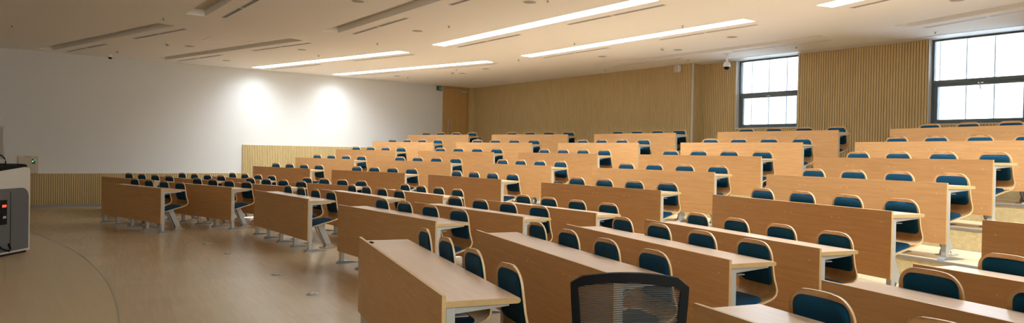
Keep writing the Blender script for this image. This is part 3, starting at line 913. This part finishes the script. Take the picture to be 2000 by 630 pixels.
DESKS = [
    # row, column, x, y, turn, floor height
    ('1', 'A', -17.464, 5.877, 0.2544, 0.255),
    ('1', 'B', -14.298, 6.719, 0.2558, 0.255),
    ('1', 'C', -10.999, 7.098, 0.0067, 0.255),
    ('1', 'D', -7.429, 7.104, 0.0075, 0.255),
    ('1', 'E', -4.116, 6.713, -0.2565, 0.255),
    ('1', 'F', -0.968, 5.906, -0.2559, 0.255),
    ('2', 'A', -17.465, 6.996, 0.2554, 0.493),
    ('2', 'B', -14.297, 7.842, 0.2590, 0.493),
    ('2', 'C', -11.000, 8.228, 0.0038, 0.493),
    ('2', 'D', -7.429, 8.221, 0.0087, 0.493),
    ('2', 'E', -4.115, 7.827, -0.2523, 0.493),
    ('2', 'F', -0.972, 7.014, -0.2547, 0.493),
    ('3', 'A', -17.460, 8.129, 0.2569, 0.731),
    ('3', 'B', -14.287, 8.976, 0.2590, 0.731),
    ('3', 'C', -10.990, 9.357, 0.0105, 0.731),
    ('3', 'D', -7.439, 9.351, 0.0053, 0.731),
    ('3', 'E', -4.109, 8.946, -0.2505, 0.731),
    ('3', 'F', -0.972, 8.137, -0.2547, 0.731),
    ('4', 'A', -17.461, 9.254, 0.2540, 0.969),
    ('4', 'B', -14.286, 10.095, 0.2579, 0.969),
    ('4', 'C', -10.990, 10.485, 0.0068, 0.969),
    ('4', 'D', -7.442, 10.481, 0.0035, 0.969),
    ('4', 'E', -4.116, 10.075, -0.2549, 0.969),
    ('4', 'F', -0.972, 9.260, -0.2547, 0.969),
    ('5', 'A', -17.459, 10.375, 0.2568, 1.206),
    ('5', 'B', -14.282, 11.222, 0.2578, 1.206),
    ('5', 'C', -10.989, 11.610, 0.0061, 1.206),
    ('5', 'D', -7.451, 11.602, 0.0009, 1.206),
    ('5', 'E', -4.129, 11.193, -0.2543, 1.206),
    ('a', 'A', -17.446, 2.486, 0.2841, 0.000),
    ('a', 'B', -14.328, 3.238, 0.2535, 0.000),
    ('a', 'C', -10.993, 3.689, 0.0050, 0.000),
    ('a', 'D', -7.398, 3.671, 0.0025, 0.000),
    ('a', 'E', -4.113, 3.280, -0.2564, 0.000),
    ('a', 'F', -0.964, 2.424, -0.2532, 0.000),
    ('b', 'A', -17.466, 3.594, 0.2439, 0.000),
    ('b', 'B', -14.350, 4.297, 0.2476, 0.000),
    ('b', 'C', -10.987, 4.840, -0.0094, 0.000),
    ('b', 'D', -7.407, 4.801, 0.0055, 0.000),
    ('b', 'E', -4.135, 4.400, -0.2460, 0.000),
    ('b', 'F', -0.974, 3.590, -0.2547, 0.000),
    ('c', 'A', -17.473, 4.747, 0.2171, 0.000),
    ('c', 'B', -14.302, 5.541, 0.2660, 0.000),
    ('c', 'C', -10.999, 5.937, 0.0040, 0.000),
    ('c', 'D', -7.417, 5.974, -0.0270, 0.000),
    ('c', 'E', -4.141, 5.568, -0.2467, 0.000),
    ('c', 'F', -0.986, 4.776, -0.2575, 0.000),
    ('z', 'B', -14.315, 2.090, 0.2456, 0.000),
    ('z', 'E', -4.118, 2.121, -0.2664, 0.000),
]
ROWN = {'z': 'frontmost row', 'a': 'second row from the stage', 'b': 'third row from the stage', 'c': 'last flat-floor row',
        '1': 'lowest raised tier', '2': 'second raised tier', '3': 'third raised tier', '4': 'fourth raised tier', '5': 'topmost tier'}
COLN = {'A': 'first', 'B': 'second', 'C': 'third', 'D': 'fourth', 'E': 'fifth', 'F': 'sixth'}
SEAT = ['first', 'second', 'third', 'fourth']
proto_desk = build_desk(); proto_chair = build_chair()
first = True
for row, colm, x, y, turn, z in DESKS:
    dk = proto_desk if first else copy_tree(proto_desk)
    dk.location = (x, y, z); dk.rotation_euler = (0, 0, turn)
    dk['label'] = 'four-seat beech desk, %s from the white wall, %s' % (COLN[colm], ROWN[row])
    dk['group'] = 'long beech desks in angled rows'
    if row == 'z':
        dk['label'] = 'beech desk of the frontmost row, ' + ('standing nearer the white wall' if colm == 'B' else 'with a small dark cable port')
    if row == 'z' and colm == 'E':
        m = MB(); m.lathe([(.028, 0), (.028, .004), (.020, .008), (.012, .012), (.001, .012)], (-DL / 2 + .17, .055, DTOP), 'dark', 14)
        m.obj('cable_port', dk)
    c, s = math.cos(turn), math.sin(turn)
    for i in range(4):
        ch = proto_chair if (first and i == 0) else copy_tree(proto_chair)
        lx = (i - 1.5) * PITCHX + .02
        ch.location = (x + lx * c, y + lx * s, z); ch.rotation_euler = (0, 0, turn)
        ch['label'] = 'blue plywood chair, %s seat, %s desk from the white wall, %s' % (SEAT[i], COLN[colm], ROWN[row])
        ch['group'] = 'blue cushioned chairs behind the desks'
    first = False

# ------------------------------------------------------------------ black mesh office chair
oc = thing('office_chair', 'black mesh-backed office chair standing alone in the aisle', 'office chair', (-1.93, 2.02, 0), math.radians(47))
oc.scale = (.92, 1, 1.035)
# local: back faces -y (towards the camera side), x is the chair's width
HB = 1.0
def bp(x, z):     # the back's surface: gently curved in plan and leaning back
    return (x, .20 - .10 * (1 - (x / .24) ** 2) * 0.45 - (z - .5) * .10 * -1 * -1, z)
def edge_x(z): return .165 + (z - .50) * .13 + .0
m = MB()
def bar(path, w, d, mat='dark'):
    m.tube(path, w, mat, 8)
top = [(-.228 + .456 * i / 12, .970 + .024 * (1 - ((i - 6) / 6) ** 2) + .008 * i / 12) for i in range(13)]
def back_y(x): return -.22 + .030 * (x / .23) ** 2
left = [(-.228 + .040 * (1 - (z - .52) / .44), z) for z in [.52 + .44 * k / 8 for k in range(9)]]
right = [(-a + .0, b) for a, b in left]
def strip(pts, wfun, mat, thick=.022, closed=False):
    # flat band following pts (x,z) on the curved back
    vs = []; n = len(pts)
    for i, (x, z) in enumerate(pts):
        a = Vector(pts[(i + 1) % n if closed else min(i + 1, n - 1)]); b = Vector(pts[(i - 1) % n if closed else max(i - 1, 0)])
        t = (a - b).normalized(); nn = Vector((-t.y, t.x)); w = wfun(i)
        for sgn in (1, -1):
            q = Vector((x, z)) + nn * w * sgn
            vs.append((q.x, back_y(q.x) - thick / 2, q.y)); vs.append((q.x, back_y(q.x) + thick / 2, q.y))
    fs = []; rng = n if closed else n - 1
    for i in range(rng):
        o = i * 4; p = ((i + 1) % n) * 4
        fs += [(o, p, p + 2, o + 2), (o + 1, p + 1, p + 3, o + 3), (o, p, p + 1, o + 1), (o + 2, p + 2, p + 3, o + 3)]
    m.add(vs, fs, mat)
loop = left + top[1:-1] + list(reversed(right)) + [(.10, .505), (-.10, .505)]
cx = 0
strip([(x * .955, .505 + (z - .505) * .975) for x, z in loop], lambda i: .017, 'dark', .026, True)
m.obj('back_frame', oc)
m = MB()
z = .535
while z < .965:
    xr = .190 + .036 * (z - .52) / .44
    zz = [z]
    lim = z > .945
    if lim:
        xr = .228 * math.sqrt(max(0, 1 - (z - .95) / .04)) * .9
    pts = [(-xr + 2 * xr * i / 8) for i in range(9)]
    vs = []
    for x in pts:
        for dz in (-.0020, .0020):
            vs.append((x, back_y(x) - .001, z + dz)); vs.append((x, back_y(x) + .001, z + dz))
    fs = []
    for i in range(8):
        o = i * 4; p = o + 4
        fs += [(o, p, p + 2, o + 2), (o + 1, p + 1, p + 3, o + 3), (o, p, p + 1, o + 1), (o + 2, p + 2, p + 3, o + 3)]
    m.add(vs, fs, 'mesh_weave')
    z += .0064
M_dummy = None
back_mesh_builder = m
M['mesh_weave'] = plain('dark_mesh_weave', (0.035, 0.032, 0.028), 0.7)
m.obj('back_mesh', oc)
m = MB(); m.prism([(-.25, .40), (-.235, .40), (-.225, .60), (-.24, .60)], 'x', -.035, .035, 'dark'); m.prism([(-.25, .40), (.0, .385), (.0, .37), (-.25, .37)], 'x', -.035, .035, 'dark'); m.obj('back_support', oc)
m = MB(); m.box(-.24, .24, -.20, .27, .42, .49, 'dark', .03); m.obj('seat', oc)
m = MB(); m.box(-.10, .10, -.12, .12, .37, .419, 'dark', .01); m.obj('tilt_mechanism', oc)
m = MB(); m.tube([(0, 0, .10), (0, 0, .37)], .026, 'foot_metal', 14); m.obj('gas_lift', oc)
for sgn in (-1, 1):
    m = MB(); x = .27 * sgn
    m.tube([(x * .85, .02, .42), (x, .02, .44), (x, .02, .62)], .014, 'dark', 8); m.box(x - .035, x + .035, -.10, .14, .62, .645, 'dark', .01); m.obj('armrest', oc)
for k in range(5):
    a = 2 * PI * k / 5 + .3
    m = MB(); m.tube([(0, 0, .105), (.15 * math.cos(a), .15 * math.sin(a), .10), (.30 * math.cos(a), .30 * math.sin(a), .075)], [.026, .020, .014], 'dark', 8)
    lg = m.obj('base_spoke', oc)
    m = MB(); cxx, cyy = .30 * math.cos(a), .30 * math.sin(a)
    tx, ty = -math.sin(a), math.cos(a)
    m.tube([(cxx - tx * .022, cyy - ty * .022, .028), (cxx + tx * .022, cyy + ty * .022, .028)], .028, 'dark', 12); m.obj('caster', lg)
